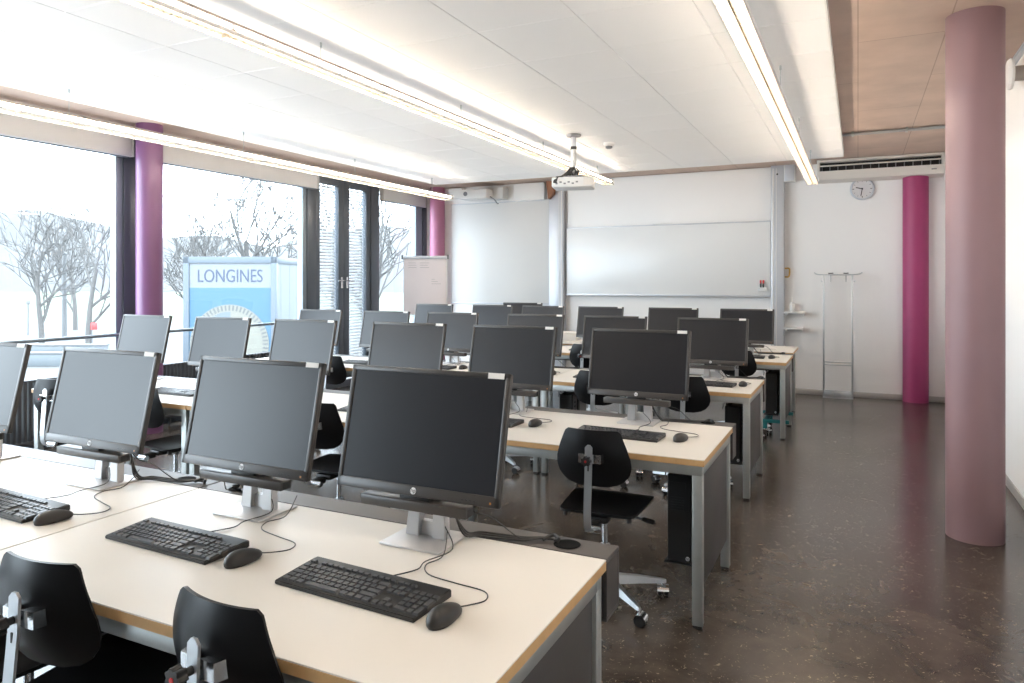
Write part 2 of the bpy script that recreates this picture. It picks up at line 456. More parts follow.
# ------------------------------------------------------------------ desks
def make_desk(panel):
    # origin: floor under the front right corner; runs to -x, +y
    W, D = 1.585, .785
    t = empty('computer_desk', cat='desk', group='rows of computer desks')
    MB().b2(-W, 0, 0, D, .737, .741, .001, seg=1).build('tabletop', 'laminate', t, smooth=False)
    MB().b2(-W, 0, 0, D, .711, .737, .0012, seg=1).build('plywood_edge', 'plywood', t, smooth=False)
    m = MB(); s = .044; z0, z1 = .666, .709
    m.b2(-W+.01, -.01, .012, .012+s, z0, z1, .003).b2(-W+.01, -.01, D-.01-s, D-.01, z0, z1, .003)
    m.b2(-W+.01, -W+.01+s, .012+s, D-.01-s, z0, z1, .003).b2(-.01-s, -.01, .012+s, D-.01-s, z0, z1, .003)
    m.build('frame', 'steel', t)
    for x in (-W+.01, -.01-s):
        for y in (.012, D-.01-s):
            l = MB().b2(x, x+s, y, y+s, .012, z0+.002, .003).build('leg', 'steel', t)
            MB().b2(x+.003, x+s-.003, y+.003, y+s-.003, 0, .013, .002).build('foot_pad', 'black', l)
    if panel:
        MB().b2(-.042, -.022, .058, D-.056, .155, .664, .002).build('side_panel', 'dark_panel', t)
    MB().b2(-W, 0, D+.004, D+.118, .728, .741, .002, seg=1).b2(-W, 0, D+.104, D+.118, .565, .728, .002, seg=1)\
        .b2(-W, 0, D+.004, D+.118, .565, .578, .002, seg=1).b2(-.012, 0, D+.004, D+.104, .578, .728, .001, seg=1).b2(-W, -W+.012, D+.004, D+.104, .578, .728, .001, seg=1)\
        .build('cable_tray', 'dark_panel', t, smooth=False)
    for x in (-.14, -W+.14):
        MB().lathe([(.004, .741), (.036, .741), (.04, .7425), (.036, .744), (.03, .743), (.004, .7425)], 24, Matrix.Translation((x, D+.06, 0))).build('cable_port', 'port_black', t)
    return t
DESK_P, DESK = Proto(make_desk(True)), Proto(make_desk(False))
rows = [(1.113, 'nearest', 3, -.627), (3.14, 'second', 3, -.598), (5.15, 'third', 3, -.664), (7.28, 'fourth', 3, -.618)]
XR = {r[1]: r[3] for r in rows}
ORD = ['aisle-end', 'middle', 'window-end']
for y, nm, n, xr in rows:
    for k in range(n):
        dx = xr - 1.592*k
        lab = ('%s desk with dark side panel in the %s row of desks' if k == 0 else '%s cream-topped desk in the %s row of desks') % (ORD[k] if n == 3 or k == 0 else 'window-side', nm)
        (DESK_P if k == 0 else DESK).place((dx, y, 0), 0, lab)

# ------------------------------------------------------------------ monitors
def logo(m_disc, m_txt, c, r, rot=None):
    """round white badge with dark hp letters facing -y"""
    mm = (rot or Matrix()) @ Matrix.Translation(c) @ Matrix.Rotation(R(90), 4, 'X')
    m_disc.cyl((0, 0, -.0005), (0, 0, .0012), r, n=24, mat=mm)
    m_txt.text('hp', r*1.75, .0003, mm @ Matrix.Translation((0, .1*r, .0014)) @ Matrix.Shear('XZ', 4, (0, 0)))
TILT0 = Matrix.Translation((0, -.065, .147)) @ Matrix.Rotation(R(-12.5), 4, 'X')
def make_monitor(side, dz=0.):
    TILT = Matrix.Translation((0, 0, dz)) @ TILT0
    t = empty('computer_monitor', cat='monitor', group='monitors on the desk rows')
    MB().b2(-.102, .102, -.09, .09, 0, .008, .0035).build('stand_base', 'silver', t)
    m = MB()
    m.prism([(-.070, .0, .008), (-.024, .0, .008), (-.022, .012, .16), (-.056, .012, .16)], (0, .03, 0), bev=.002)
    m.prism([(.024, .0, .008), (.070, .0, .008), (.056, .012, .16), (.022, .012, .16)], (0, .03, 0), bev=.002)
    m.prism([(-.05, .018, .10), (.05, .018, .10), (.045, .020, .34), (-.045, .020, .34)], (0, .024, 0), bev=.002)
    m.prism([(-.03, .018, .008), (.03, .018, .008), (.03, .02, .05), (-.03, .02, .05)], (0, .02, 0))
    m.build('stand_neck', 'silver', t)
    W, H = .556, .370
    b = MB()
    b.box((0, .012, H/2), (W, .014, H), .004, mat=TILT)
    b.box((0, .030, H/2), (W*.8, .03, H*.74), .012, mat=TILT)
    b.box((-W/2+.008, .0035, H/2), (.016, .009, H), .003, mat=TILT).box((W/2-.008, .0035, H/2), (.016, .009, H), .003, mat=TILT)
    b.box((0, .0035, H-.008), (W, .009, .016), .003, mat=TILT).box((0, .0035, .0155), (W, .009, .031), .003, mat=TILT)
    case = b.build('casing', 'bezel', t)
    MB().box((0, .004, .031+(H-.047)/2), (W-.032, .004, H-.047), mat=TILT).build('screen', 'screen', t, smooth=False)
    md, mt = MB(), MB(); logo(md, mt, (0, -.001, .0155), .0098, TILT)
    lg = md.build('logo_badge', 'logo_white', t); mt.build('lettering', 'bezel', lg, smooth=False)
    m = MB(); m.box((W/2-.045, -.0014, H-.0085), (.052, .0008, .0165), mat=TILT)
    tag(m.build('asset_sticker', 'label_white', t, smooth=False), 'small white sticker')
    m = MB()
    for k in range(4): m.box((W/2-.075-.013*k, -.001, .012), (.007, .0016, .003), mat=TILT)
    m.build('menu_buttons', 'black', t, smooth=False)
    MB().box((W/2-.026, -.0012, .012), (.006, .0016, .006), .0006, mat=TILT).build('power_button', 'amber', t, smooth=False)
    sp = MB().b2(-.182, .182, -.075, -.026, .106+dz, .136+dz, .005).build('speaker_bar', 'bezel', t)
    MB().b2(.1822, .1828, -.065, -.034, .110+dz, .132+dz).build('end_cap', 'black', sp, smooth=False)
    MB().b2(-.05, .05, -.06, -.035, .134+dz, .148+dz, .002).build('clip', 'black', sp)
    s = side
    m = MB()
    hx, hy = .355 if s > 0 else -.25, .155
    for q in range(3):
        o = .009*(q-1)
        m.tube(smooth_path([(.02*s, .05, .25), (.04*s, .075, .12-.01*q), (.10*s, .06+o, .02), (.14*s, .095+o, .006+.003*q), (hx-.09*s, .115+o*.8, .006+.002*q), (hx-.04*s, hy-.01+o*.6, .008), (hx, hy, .006)]), .0032, n=6)
    m.tube(smooth_path([(.05*s, .04, .16), (.14*s, .03, .10), (.20*s, .05, .08), (.25*s, .10, .02), (.27*s, .13, .004)]), .002, n=6)
    m.tube(smooth_path([(hx-.03*s, hy-.02, .008), (hx-.01*s, hy+.012, .014), (hx+.015*s, hy-.008, .012), (hx, hy, .004)]), .006, n=6)
    m.build('power_cables', 'cable', t)
    return t
MON_R, MON_L = Proto(make_monitor(1)), Proto(make_monitor(-1))
LOW_R, LOW_L = Proto(make_monitor(1, -.027)), Proto(make_monitor(-1, -.027))

def make_keyboard():
    t = empty('computer_keyboard', cat='keyboard', group='keyboards on the desks')
    m = MB(); W, D = .438, .155
    m.prism([(-W/2, -D/2, .0), (-W/2, D/2, .0), (-W/2, D/2, .020), (-W/2, D/2-.02, .021), (-W/2, -D/2, .011)], (W, 0, 0), bev=.0025)
    m.build('keyboard_body', 'black', t)
    m = MB(); p = .0190
    def zat(y): return .011 + (y + D/2)/(D-.02)*.010
    def key(x, y, w=p, d=p):
        cx, cy = x+w/2, y+d/2; z = zat(cy)
        b = bmesh.new(); bmesh.ops.create_cube(b, size=1)
        bmesh.ops.scale(b, vec=(w-.003, d-.003, .006), verts=b.verts)
        for v in b.verts:
            if v.co.z > 0: v.co.x *= .86; v.co.y *= .84
        b.transform(Matrix.Translation((cx, cy, z+.0022)) @ Matrix.Rotation(R(4.2), 4, 'X')); m._merge(b)
    x0, y0 = -W/2+.012, -D/2+.010
    lay = [[1.25, 1.25, 1.25, 6.25, 1.25, 1.25, 1.25, 1.25], [1.25]+[1]*11+[2.75], [1.75]+[1]*11+[2.25], [1.5]+[1]*12+[1.5], [1]*13+[2]]
    for r_, ks in enumerate(lay):
        x = x0
        for w in ks: key(x, y0+r_*p, w*p); x += w*p
    yf = y0+5*p+.008
    for g in ([0], [2, 3, 4, 5], [6.5, 7.5, 8.5, 9.5], [11, 12, 13, 14]):
        for k in g: key(x0+k*p, yf, p, .014)
    xn = x0+15*p+.006
    for k in range(3):
        key(xn+k*p, y0, p, p); key(xn+k*p, y0+3*p); key(xn+k*p, y0+4*p); key(xn+k*p, yf, p, .014)
    key(xn+p, y0+p)
    xp = xn+3*p+.006
    for r_ in range(5):
        for k in range(4):
            if r_ == 0 and k == 0: key(xp, y0, 2*p)
            elif (r_ == 0 and k == 1) or (k == 3 and r_ in (0, 2)): pass
            elif k == 3 and r_ in (1, 3): key(xp+3*p, y0+(r_-1)*p, p, 2*p)
            else: key(xp+k*p, y0+r_*p)
    m.build('keys', 'key', t, smooth=False)
    m = MB().tube(smooth_path([(.02, D/2-.002, .010), (.022, D/2+.03, .004), (.05, D/2+.09, .004), (.04, D/2+.14, .006), (.075, D/2+.22, .020), (.02, D/2+.265, .06)]), .0017, n=6)
    m.build('keyboard_cable', 'cable', t)
    return t
KB = Proto(make_keyboard())
def make_mouse():
    t = empty('computer_mouse', cat='mouse', group='mice on the desks')
    b = bmesh.new(); bmesh.ops.create_uvsphere(b, u_segments=28, v_segments=16, radius=1)
    for v in b.verts:
        x, y, z = v.co
        w = .031*(1-.10*math.exp(-((y-.15)/.45)**2))
        v.co = (x*w, y*.057, max(z, -.35)*(.026 - .007*y) + .011)
    zmin = min(v.co.z for v in b.verts)
    bmesh.ops.translate(b, vec=(0, 0, -zmin), verts=b.verts)
    m = MB(); m._merge(b); m.build('mouse_shell', 'black', t, angle=60)
    MB().tube([(0, y, .0020+.011-.011+.35*.026+(1-(y/.057)**2)**.5*(.026-.007*y/.057)-.0018) for y in (.008, .018, .026, .034, .042, .049)], .0009, n=6).build('button_gap', 'cable', t)
    MB().cyl((-.003, .030, .0215), (.003, .030, .0215), .0085, n=18, bev=.0015).build('scroll_wheel', 'pc_grey', t)
    MB().tube(smooth_path([(0, .054, .010), (.01, .085, .004), (.03, .13, .003), (.0, .17, .003), (-.09, .175, .003), (-.18, .185, .003), (-.225, .235, .003), (-.215, .30, .008), (-.25, .37, .05)]), .0017, n=6).build('mouse_cable', 'cable', t)
    return t
MOUSE = Proto(make_mouse())

NTH = ['first', 'second', 'third', 'fourth', 'fifth', 'sixth']
def stations(nm, yf, xs, dys=(0,)*6):
    for i, x in enumerate(xs):
        where = '%s from the aisle on the %s desk row' % (NTH[i], nm)
        look = 'large black' if nm == 'nearest' else 'black'
        lo = nm in ('third', 'fourth')
        o = ((LOW_R if lo else MON_R) if i % 2 == 0 else (LOW_L if lo else MON_L)).place((x, yf+.697+dys[i], .741), R(random.uniform(-1, 1)) if nm != 'nearest' else 0, '%s monitor on silver stand, %s' % (look, where))
# nearest row measured individually
stations('nearest', 1.113, [-1.163, -1.822, -2.606, -3.42], [0, -.018, -.012, 0])
stations('second', 3.14, [-1.08, -1.85, -2.60, -3.46, -4.25, -5.08])
stations('third', 5.15, [-1.05, -1.86, -2.60, -3.46, -4.22, -5.05])
stations('fourth', 7.28, [-1.07, -1.86, -2.71, -3.445, -4.135, -4.99])
for i, (x, y, r_) in enumerate(((-1.115, 1.443, -3), (-1.81, 1.470, -2), (-2.61, 1.455, -2))):
    KB.place((x, y, .741), R(r_), 'black keyboard lying on the nearest desk row, %s from the aisle' % NTH[i])
for i, (x, y, r_) in enumerate(((-.846, 1.397, -4), (-1.518, 1.447, -10), (-2.326, 1.43, -14))):
    MOUSE.place((x, y, .741), R(r_), 'black corded mouse lying on the nearest desk row, %s from the aisle' % NTH[i])
rnd = random.Random(3)
for nm, yf, xs in (('second', 3.14, [-1.08, -1.85, -2.60, -3.46, -4.25, -5.08]), ('third', 5.15, [-1.06, -1.86, -2.6, -3.46, -4.22, -5.05]), ('fourth', 7.28, [-1.07, -1.86, -2.71, -3.45, -4.15, -4.99])):
    for i, x in enumerate(xs):
        KB.place((x+.02+rnd.uniform(-.03, .01), yf+.325+rnd.uniform(-.015, .015), .741), R(rnd.uniform(-4, 2)), 'black keyboard lying on the %s desk row, %s from the aisle' % (nm, NTH[i]))
        MOUSE.place((x+.308+rnd.uniform(-.02, .01), yf+.335+rnd.uniform(-.03, .03), .741), R(rnd.uniform(-14, 8)), 'black corded mouse lying on the %s desk row, %s from the aisle' % (nm, NTH[i]))

# ------------------------------------------------------------------ computer towers under the desks
def make_tower():
    t = empty('computer_tower', cat='computer', group='slim computers hung under the desks')
    # origin: floor, under the centre; front faces -y
    m = MB().b2(-.056, .054, -.155, -.135, .205, .61, .004)
    for k in range(6): m.b2(-.04, .02, -.1565, -.1545, .50-.012*k, .506-.012*k)
    m.b2(-.04, .03, -.1565, -.1545, .545, .575)
    m.build('front_panel', 'black', t, smooth=False)
    m = MB().b2(-.054, .054, -.135, .18, .207, .608, .003)
    m.build('metal_case', 'pc_grey', t)
    MB().b2(-.0545, -.02, -.1345, .1805, .206, .6085, .003).build('black_side', 'black', t)
    m = MB()
    for k in range(7): m.b2(.0538, .0548, -.11, -.075, .535-.033*k, .549-.033*k)
    m.build('side_vents', 'black', t, smooth=False)
    md, mt = MB(), MB(); logo(md, mt, (.038, -.155, .225), .010)
    lg = md.build('logo_badge', 'logo_white', t); mt.build('lettering', 'black', lg, smooth=False)
    m = MB().b2(-.07, .062, -.165, .10, .196, .204, .002)
    m.b2(-.064, -.058, -.05, -.01, .2, .664).b2(.058, .064, -.05, -.01, .2, .664).b2(-.064, .064, -.05, -.01, .655, .664)
    m.build('hanging_bracket', 'black', t, smooth=False)
    MB().tube(smooth_path([(-.03, -.13, .60), (-.05, -.17, .64), (-.075, -.13, .58), (-.08, -.05, .62), (-.06, .1, .64)]), .002, n=6).build('loose_cable', 'cable', t)
    return t
TW = Proto(make_tower())
for nm, yf in (('nearest', 1.113), ('second', 3.14), ('third', 5.15), ('fourth', 7.28)):
    for k in range(6 if nm != 'nearest' else 2):
        if (nm, k) in (('second', 4), ('third', 2)): continue
        d, e = divmod(k, 2)
        x = XR[nm] - 1.592*d + (-.152 if e == 0 else -1.585+.14)
        TW.place((x, yf+.36, 0), 0, 'black slim computer tower hung under the %s desk row, %s from the aisle' % (nm, NTH[k]))

# ------------------------------------------------------------------ chairs
def lerp_prof(prof, v):
    for (a, x), (b, y) in zip(prof, prof[1:]):
        if v <= b:
            t = (v-a)/(b-a); return x+(y-x)*t
    return prof[-1][1]
BP = [(0, .06), (.03, .10), (.1, .135), (.22, .160), (.36, .170), (.5, .167), (.7, .152), (.88, .134), (.95, .127), (.985, .121), (1, .112)]
def make_chair():
    # origin: floor under the gas lift; sitter faces +y
    t = empty('swivel_chair', cat='chair', group='swivel chairs at the desks')
    zb0, zb1 = .590, .848
    def back(u, v):
        h = lerp_prof(BP, v); x = (2*u-1)*h
        z = zb0 + (zb1-zb0)*v
        edge = abs(2*u-1)
        y = -.235 + 1.55*x*x + .10*(v-.5)**2 - .03*(v-.5)
        return (x, y, z), (-3.1*x, 1, -.05)
    b = MB().grid(back, 22, 26, .009).build('backrest', 'black_lacquer', t, angle=50)
    m = MB(); m.cyl((.075, -.240, .70), (.075, -.232, .70), .006, n=10); m.cyl((-.075, -.240, .70), (-.075, -.232, .70), .006, n=10)
    SPr = [(0, .150), (.03, .168), (.08, .178), (.3, .186), (.7, .198), (.92, .200), (.97, .190), (1, .170)]
    def seat(u, v):
        h = lerp_prof(SPr, v); x = (2*u-1)*h; y = -.175 + .385*v
        z = .462 - .012*math.cos(x/h*PI/2)*math.sin(PI*min(1, v*1.1)) - .02*max(0, v-.8)**2*25*.3
        return (x, y, z), (0, 0, 1)
    MB().grid(seat, 18, 18, .011).build('seat', 'black_lacquer', t, angle=50)
    m = MB()
    for x, y in ((-.15, -.14), (.15, -.14), (-.165, .16), (.165, .16)): m.cyl((x, y, .425), (x, y, .452), .012, n=12)
    m.build('seat_bumper', 'black', t)
    # steel stem
    path = smooth_path([(0, -.268, .79), (0, -.272, .70), (0, -.285, .56), (0, -.290, .47), (0, -.276, .425), (0, -.235, .408), (0, -.13, .408)], 5)
    def stem(u, v):
        f = v*(len(path)-1); i = min(int(f), len(path)-2); p = path[i].lerp(path[i+1], f-i); d = path[i+1]-path[i]
        w = .0165 if v > .03 else .0165*math.sqrt(max(.15, v/.03))
        return (p.x+(2*u-1)*w, p.y, p.z), (0, -d.z, d.y) if False else (0, d.z, -d.y)
    s = MB().grid(stem, 2, len(path)-1, -.007).build('back_stem', 'stem_steel', t)
    MB().b2(-.003, .003, -.281, -.276, .62, .70).build('slot', 'black', s, smooth=False)
    m = MB()
    m.prism([(-.062, -.226, .708), (-.062, -.226, .748), (-.05, -.266, .748), (-.05, -.266, .708)], (.04, 0, 0)).prism([(.022, -.226, .708), (.022, -.226, .748), (.012, -.266, .748), (.012, -.266, .708)], (.04, 0, 0))
    m.b2(-.05, .05, -.264, -.258, .712, .745, .001)
    m.build('back_bracket', 'chrome', t, smooth=False)
    m = MB(); m.cyl((0, -.258, .728), (0, -.306, .728), .009, n=12)
    n = 48; prof = []
    for k in range(n):
        a = 2*PI*k/n; r = .0205+.0028*math.cos(7*a); prof.append((r*math.cos(a), -.300, .728+r*math.sin(a)))
    m.prism(prof, (0, -.022, 0))
    kb = m.build('star_knob', 'black', t)
    MB().cyl((0, -.3215, .728), (0, -.324, .728), .0055, n=16).build('knob_cap', 'red', kb)
    # mechanism, lift, base
    m = MB().b2(-.05, .05, -.15, .12, .405, .436, .008).b2(-.022, .022, -.225, -.15, .392, .425, .006)
    m.build('mechanism', 'black', t)
    m = MB().cyl((-.03, -.225, .405), (.045, -.225, .405), .017, n=16, bev=.003); m.build('tilt_pivot', 'chrome', t)
    m = MB().cyl((.03, .03, .412), (.185, .02, .395), .0045, n=8); lv = m.build('lever', 'stem_steel', t)
    MB().cyl((.175, .021, .396), (.235, .016, .388), .011, .013, n=12, bev=.004).build('lever_grip', 'black', lv)
    MB().cyl((0, 0, .25), (0, 0, .41), .0135, n=20).build('gas_lift', 'chrome', t)
    MB().cyl((0, 0, .10), (0, 0, .265), .024, n=24, bev=.002).cyl((0, 0, .405), (0, 0, .385), .035, .02, n=20).build('lift_sleeve', 'alu', t)
    MB().lathe([(.028, .075), (.045, .08), (.048, .10), (.040, .125), (.030, .135)], 28).build('base_hub', 'alu', t)
    for k in range(5):
        a = R(-44+72*k); rt = Matrix.Rotation(a, 4, 'Z')
        m = MB()
        m.prism([(.035, -.02, .078), (.285, -.010, .070), (.285, .010, .070), (.035, .02, .078)], (0, 0, .001), rt)
        b_ = bmesh.new()
        vs = []
        for (x, w, z0, z1) in ((.03, .021, .076, .122), (.16, .016, .074, .108), (.285, .0115, .068, .086), (.297, .007, .069, .082)):
            vs.append([b_.verts.new(q) for q in ((x, -w, z0), (x, w, z0), (x, w*.72, z1), (x, -w*.72, z1))])
        for u, v in zip(vs, vs[1:]):
            for j in range(4): b_.faces.new((u[j], u[(j+1) % 4], v[(j+1) % 4], v[j]))
        b_.faces.new(vs[0][::-1]); b_.faces.new(vs[-1]); bmesh.ops.recalc_face_normals(b_, faces=b_.faces)
        m._merge(b_, rt)
        arm = m.build('base_arm', 'alu', t)
        c = rt @ Vector((.282, 0, 0)); off = Matrix.Translation(c) @ Matrix.Rotation(a+R(40+37*k), 4, 'Z')
        cw = MB().cyl((.012, -.024, .026), (.012, -.006, .026), .026, n=22, bev=.004, mat=off).cyl((.012, .006, .026), (.012, .024, .026), .026, n=22, bev=.004, mat=off).build('caster', 'black', t)
        h = MB().cyl((0, 0, .045), (0, 0, .072), .006, n=10, mat=off)
        def hood(u, v):
            th = R(10)+R(160)*u; q = (.012+.0285*math.cos(th), (2*v-1)*.027, .026+.0285*math.sin(th)); return q, (math.cos(th), 0, math.sin(th))
        h.grid(hood, 10, 2, .0018, mat=off)
        h.build('caster_hood', 'chrome', cw)
    return t
CH = Proto(make_chair())
chairs = [((-2.20, 1.28), 0, 'black swivel chair at the nearest desk row, mostly outside the frame edge'),
          ((-1.19, 1.295), -4, 'black swivel chair at the nearest desk row, the one nearer the aisle'),
          ((-1.785, 1.265), 5, 'black swivel chair at the nearest desk row, the one nearer the windows'),
          ((-1.085, 3.265), 3, 'whole black swivel chair with silver stem at the aisle end of second desk row'),
          ((-2.70, 3.29), 4, 'black swivel chair at the second desk row, behind the two biggest monitors'),
          ((-4.03, 3.27), -6, 'black swivel chair at the second desk row, seat beside a table leg'),
          ((-5.0, 3.24), 14, 'black swivel chair at the second desk row, nearest the windows'),
          ((-1.10, 5.29), 0, 'black swivel chair at the third desk row, nearest the aisle'),
          ((-1.77, 5.29), 2, 'black swivel chair at the third desk row, second from the aisle'),
          ((-2.66, 5.27), 5, 'black swivel chair at the third desk row, third from the aisle'),
          ((-4.27, 5.29), 0, 'black swivel chair at the third desk row, nearest the windows'),
          ((-1.05, 7.42), 0, 'black swivel chair at the fourth desk row, nearest the aisle'),
          ((-2.63, 7.42), 0, 'black swivel chair at the fourth desk row, farther from the aisle')]
for (x, y), r_, lab in chairs: CH.place((x, y, 0), R(r_), lab)

# ------------------------------------------------------------------ teacher's tables
def make_table():
    t = empty('front_table', cat='table', group='tables in front of the whiteboard')
    W, D = 1.585, .80
    MB().b2(-W, 0, 0, D, .745, .751, .001, seg=1).build('tabletop', 'laminate', t, smooth=False)
    MB().b2(-W, 0, 0, D, .722, .745, .001, seg=1).build('plywood_edge', 'plywood', t, smooth=False)
    m = MB(); s = .04
    m.b2(-W+.03, -.03, .03, .03+s, .68, .72, .003).b2(-W+.03, -.03, D-.03-s, D-.03, .68, .72, .003)
    m.build('frame', 'steel', t)
    for x in (-W+.03, -.03-s):
        for y in (.03, D-.03-s): MB().b2(x, x+s, y, y+s, 0, .682, .003).build('leg', 'steel', t)
    return t
TB = Proto(make_table())
for k, nm in enumerate(('aisle-side', 'middle', 'window-side')):
    TB.place((-.63-1.59*k, 8.235, 0), 0, '%s cream table standing in front of the whiteboard' % nm)
o = LOW_L.place((-4.06, 8.72, .751), R(6), 'black monitor on the front table, behind the fourth desk row')
o['group'] = 'monitors on the front table'
# items on the front tables
t = empty('document_box', (-3.42, 8.75, .751), R(5), 'small white box lying on the front table below the whiteboard', 'box')
MB().b2(-.15, .15, -.12, .12, 0, .10, .006).build('box_body', 'white_plastic', t)
MB().b2(-.152, .152, -.122, .122, .075, .105, .004).build('box_lid', 'label_white', t)
t = empty('paper_stack', (-1.02, 8.55, .751), R(4), 'flat pale papers lying on the aisle-side front table', 'papers')
m = MB()
for k in range(3): m.box((.01*k, .006*k, .003+.005*k), (.40-.05*k, .25, .004), mat=Matrix.Rotation(R(5*k), 4, 'Z'))
m.build('sheets', 'label_white', t, smooth=False)

# teal trolley frame under the fourth row
t = empty('wheeled_trolley', (-.82, 7.62, 0), 0, 'low teal frame on casters under the fourth desk row', 'trolley')
for y in (-.2175, .2775): MB().b2(-.20, .22, y-.0175, y+.0175, .135, .168, .004).build('cross_rail', 'teal', t)
MB().b2(-.02, .02, -.22, .28, .13, .163, .004).build('long_rail', 'teal', t)
for y in (-.215, .275):
    MB().b2(-.02, .02, y-.02, y+.02, .075, .15, .003).build('post', 'teal', t)
    MB().cyl((-.012, y, .03), (.012, y, .03), .03, n=20, bev=.004).build('caster', 'black', t)
    MB().b2(-.02, .02, y-.02, y+.02, .055, .078, .004).b2(.013, .018, y-.012, y+.012, .025, .06).b2(-.018, -.013, y-.012, y+.012, .025, .06).build('caster_fork', 'chrome', t)

# ------------------------------------------------------------------ far wall furniture
YW = Y1
t = empty('whiteboard', (-2.565, YW, 0), 0, 'wide white enamel board sliding between two grey pillars', 'whiteboard')
MB().b2(-1.49, 1.49, -.085, -.055, 1.325, 2.335, .003).build('writing_surface', 'wb', t)
m = MB().b2(-1.495, 1.495, -.10, -.052, 1.305, 1.328, .003).b2(-1.495, 1.495, -.088, -.052, 2.332, 2.348, .003)
m.build('board_rim', 'wb_frame', t)
MB().b2(-.14, .14, -.1, -.07, 2.346, 2.364, .004).build('grip', 'white_plastic', t)
t2 = MB().b2(-1.49, 1.49, -.045, -.004, 2.10, ZC-.01, .003).build('whiteboard_upper_panel', 'white_paint', loc=(-2.565, YW, 0))
tag(t2, 'plain white upper panel mounted above the sliding whiteboard', 'panel')
for x, w, lab in ((-4.215, .235, 'light grey upright pillar at the window end of the whiteboard'), (-.985, .165, 'light grey upright pillar at the clock end of the whiteboard')):
    t = empty('board_pillar', (x, YW, 0), 0, lab, 'board pillar', 'pillars carrying the whiteboard')
    MB().b2(-w/2, w/2, -.12, 0, 0, 3.09, .004).build('post', 'wb_frame', t)
    m = MB()
    s = 1 if x < -2 else -1
    m.b2(s*(w/2-.03)-.008, s*(w/2-.03)+.008, -.128, -.118, .05, 3.05, .002).b2(s*(w/2-.07)-.004, s*(w/2-.07)+.004, -.126, -.118, .05, 3.05, .001)
    m.build('guide_rail', 'white_plastic', t)
    MB().cyl((0, -.12, 2.97), (0, -.127, 2.97), .012, n=14).build('screw', 'black', t)
o = MB().b2(-.89, .89, -.03, -.004, 1.17, 2.80, .003).build('projection_panel', 'wb_matte', loc=(-5.265, YW, 0))
tag(o, 'tall grey-white projection panel on the wall beside the flipchart', 'panel')
MB().b2(-.895, .895, -.033, .0, 1.155, 1.172, .002).b2(-.895, .895, -.033, .0, 2.798, 2.812, .002).b2(.888, .900, -.033, 0, 1.155, 2.81, .002).build('panel_rim', 'wb_frame', o)
# pen holder on the whiteboard
t = empty('pen_holder', (-1.17, YW-.10, 1.405), 0, 'small white pen holder stuck on the whiteboard corner', 'pen holder')
MB().b2(-.06, .05, -.035, .015, -.02, .03, .004).build('tray', 'white_plastic', t)
for k, (x, c, lab) in enumerate(((-.03, 'red', 'red capped marker standing in the pen holder, window side'), (.005, 'red', 'red and black marker standing in the pen holder, pillar side'))):
    mk = empty('marker_pen', (-1.17+x, YW-.112, 1.436), 0, lab, 'marker', 'markers in the whiteboard pen holder')
    MB().cyl((0, 0, 0), (0, 0, .055), .011, n=12).build('barrel', 'black', mk)
    MB().cyl((0, 0, .055), (0, 0, .10), .012, n=12, bev=.002).build('cap', c, mk)
# wall boxes at the top of the far wall
o = MB().b2(-.13, .13, -.14, 0, -.085, .085, .006).build('wall_box', 'white_plastic', loc=(-6.02, YW, 2.98))
tag(o, 'square white box high on the wall above the flipchart', 'box')
t = empty('wall_projector_mount', (-5.40, YW, 2.86), 0, 'white short projector on a wall arm above the projection panel', 'projector')
MB().b2(-.38, .12, -.42, -.12, -.02, .13, .015).build('projector_body', 'white_plastic', t)
MB().b2(-.2, .0, -.14, 0, .04, .12, .006).build('wall_arm', 'wb_frame', t)
MB().b2(.10, .30, -.2, 0, -.02, .17, .01).build('cable_box', 'wb_matte', t)
MB().cyl((-.26, -.421, .06), (-.26, -.43, .06), .035, n=20).build('lens', 'pc_grey', t)
MB().tube(smooth_path([(.10, -.3, .02), (.18, -.28, -.03), (.2, -.2, -.09), (.17, -.1, -.08)]), .008, n=7).build('hanging_cable', 'pc_grey', t)
o = MB().b2(-.26, .26, -.12, 0, -.15, .12, .006).build('wall_cover', 'white_plastic', loc=(-4.68, YW, 2.955))
tag(o, 'white rectangular cover high on the wall beside the grey pillar', 'cover')
o = MB().prism([(-.05, 0, .14), (.07, 0, .14), (.075, 0, -.06), (-.01, 0, -.14)], (0, -.10, 0), bev=.006).build('wooden_wedge', 'brown_wood', loc=(-4.30, YW-.125, 2.93))
tag(o, 'small brown wooden wedge hanging at the window end pillar top', 'wedge')
# speaker box right of the pillar
t = empty('wall_speaker', (-.83, YW, 2.98), 0, 'small grey speaker box on the wall next to the pillar top', 'speaker')
MB().b2(-.07, .07, -.14, 0, -.12, .11, .006).build('speaker_case', 'wb_matte', t)
MB().b2(-.06, .06, -.144, -.139, -.11, .10, .002).build('grille', 'wb_frame', t)
MB().tube([(-.04, -.07, .11), (-.04, -.07, .135)], .012, n=10).build('bracket', 'steel', t)
# clock
t = empty('wall_clock', (.05, YW, 2.725), 0, 'round silver-rimmed clock on the far wall below the air unit', 'clock')
rx = Matrix.Rotation(R(90), 4, 'X')
MB().lathe([(.118, .0), (.145, .0), (.147, .025), (.138, .04), (.126, .043), (.122, .03)], 48, rx, caps=False).build('rim', 'wb_frame', t)
MB().cyl((0, 0, .005), (0, 0, .03), .124, n=48, mat=rx).build('face', 'clock_face', t)
m = MB()
for k in range(12):
    a = 2*PI*k/12; L = .022 if k % 3 == 0 else .014
    m.box((0, .105, .0312), (.008 if k % 3 == 0 else .005, L, .002), mat=rx @ Matrix.Rotation(-a, 4, 'Z'))
m.build('hour_marks', 'dial_tick', t, smooth=False)
m = MB().box((0, .035, .034), (.011, .085, .003), mat=rx @ Matrix.Rotation(R(75), 4, 'Z'))
m.build('hour_hand', 'black', t, smooth=False)
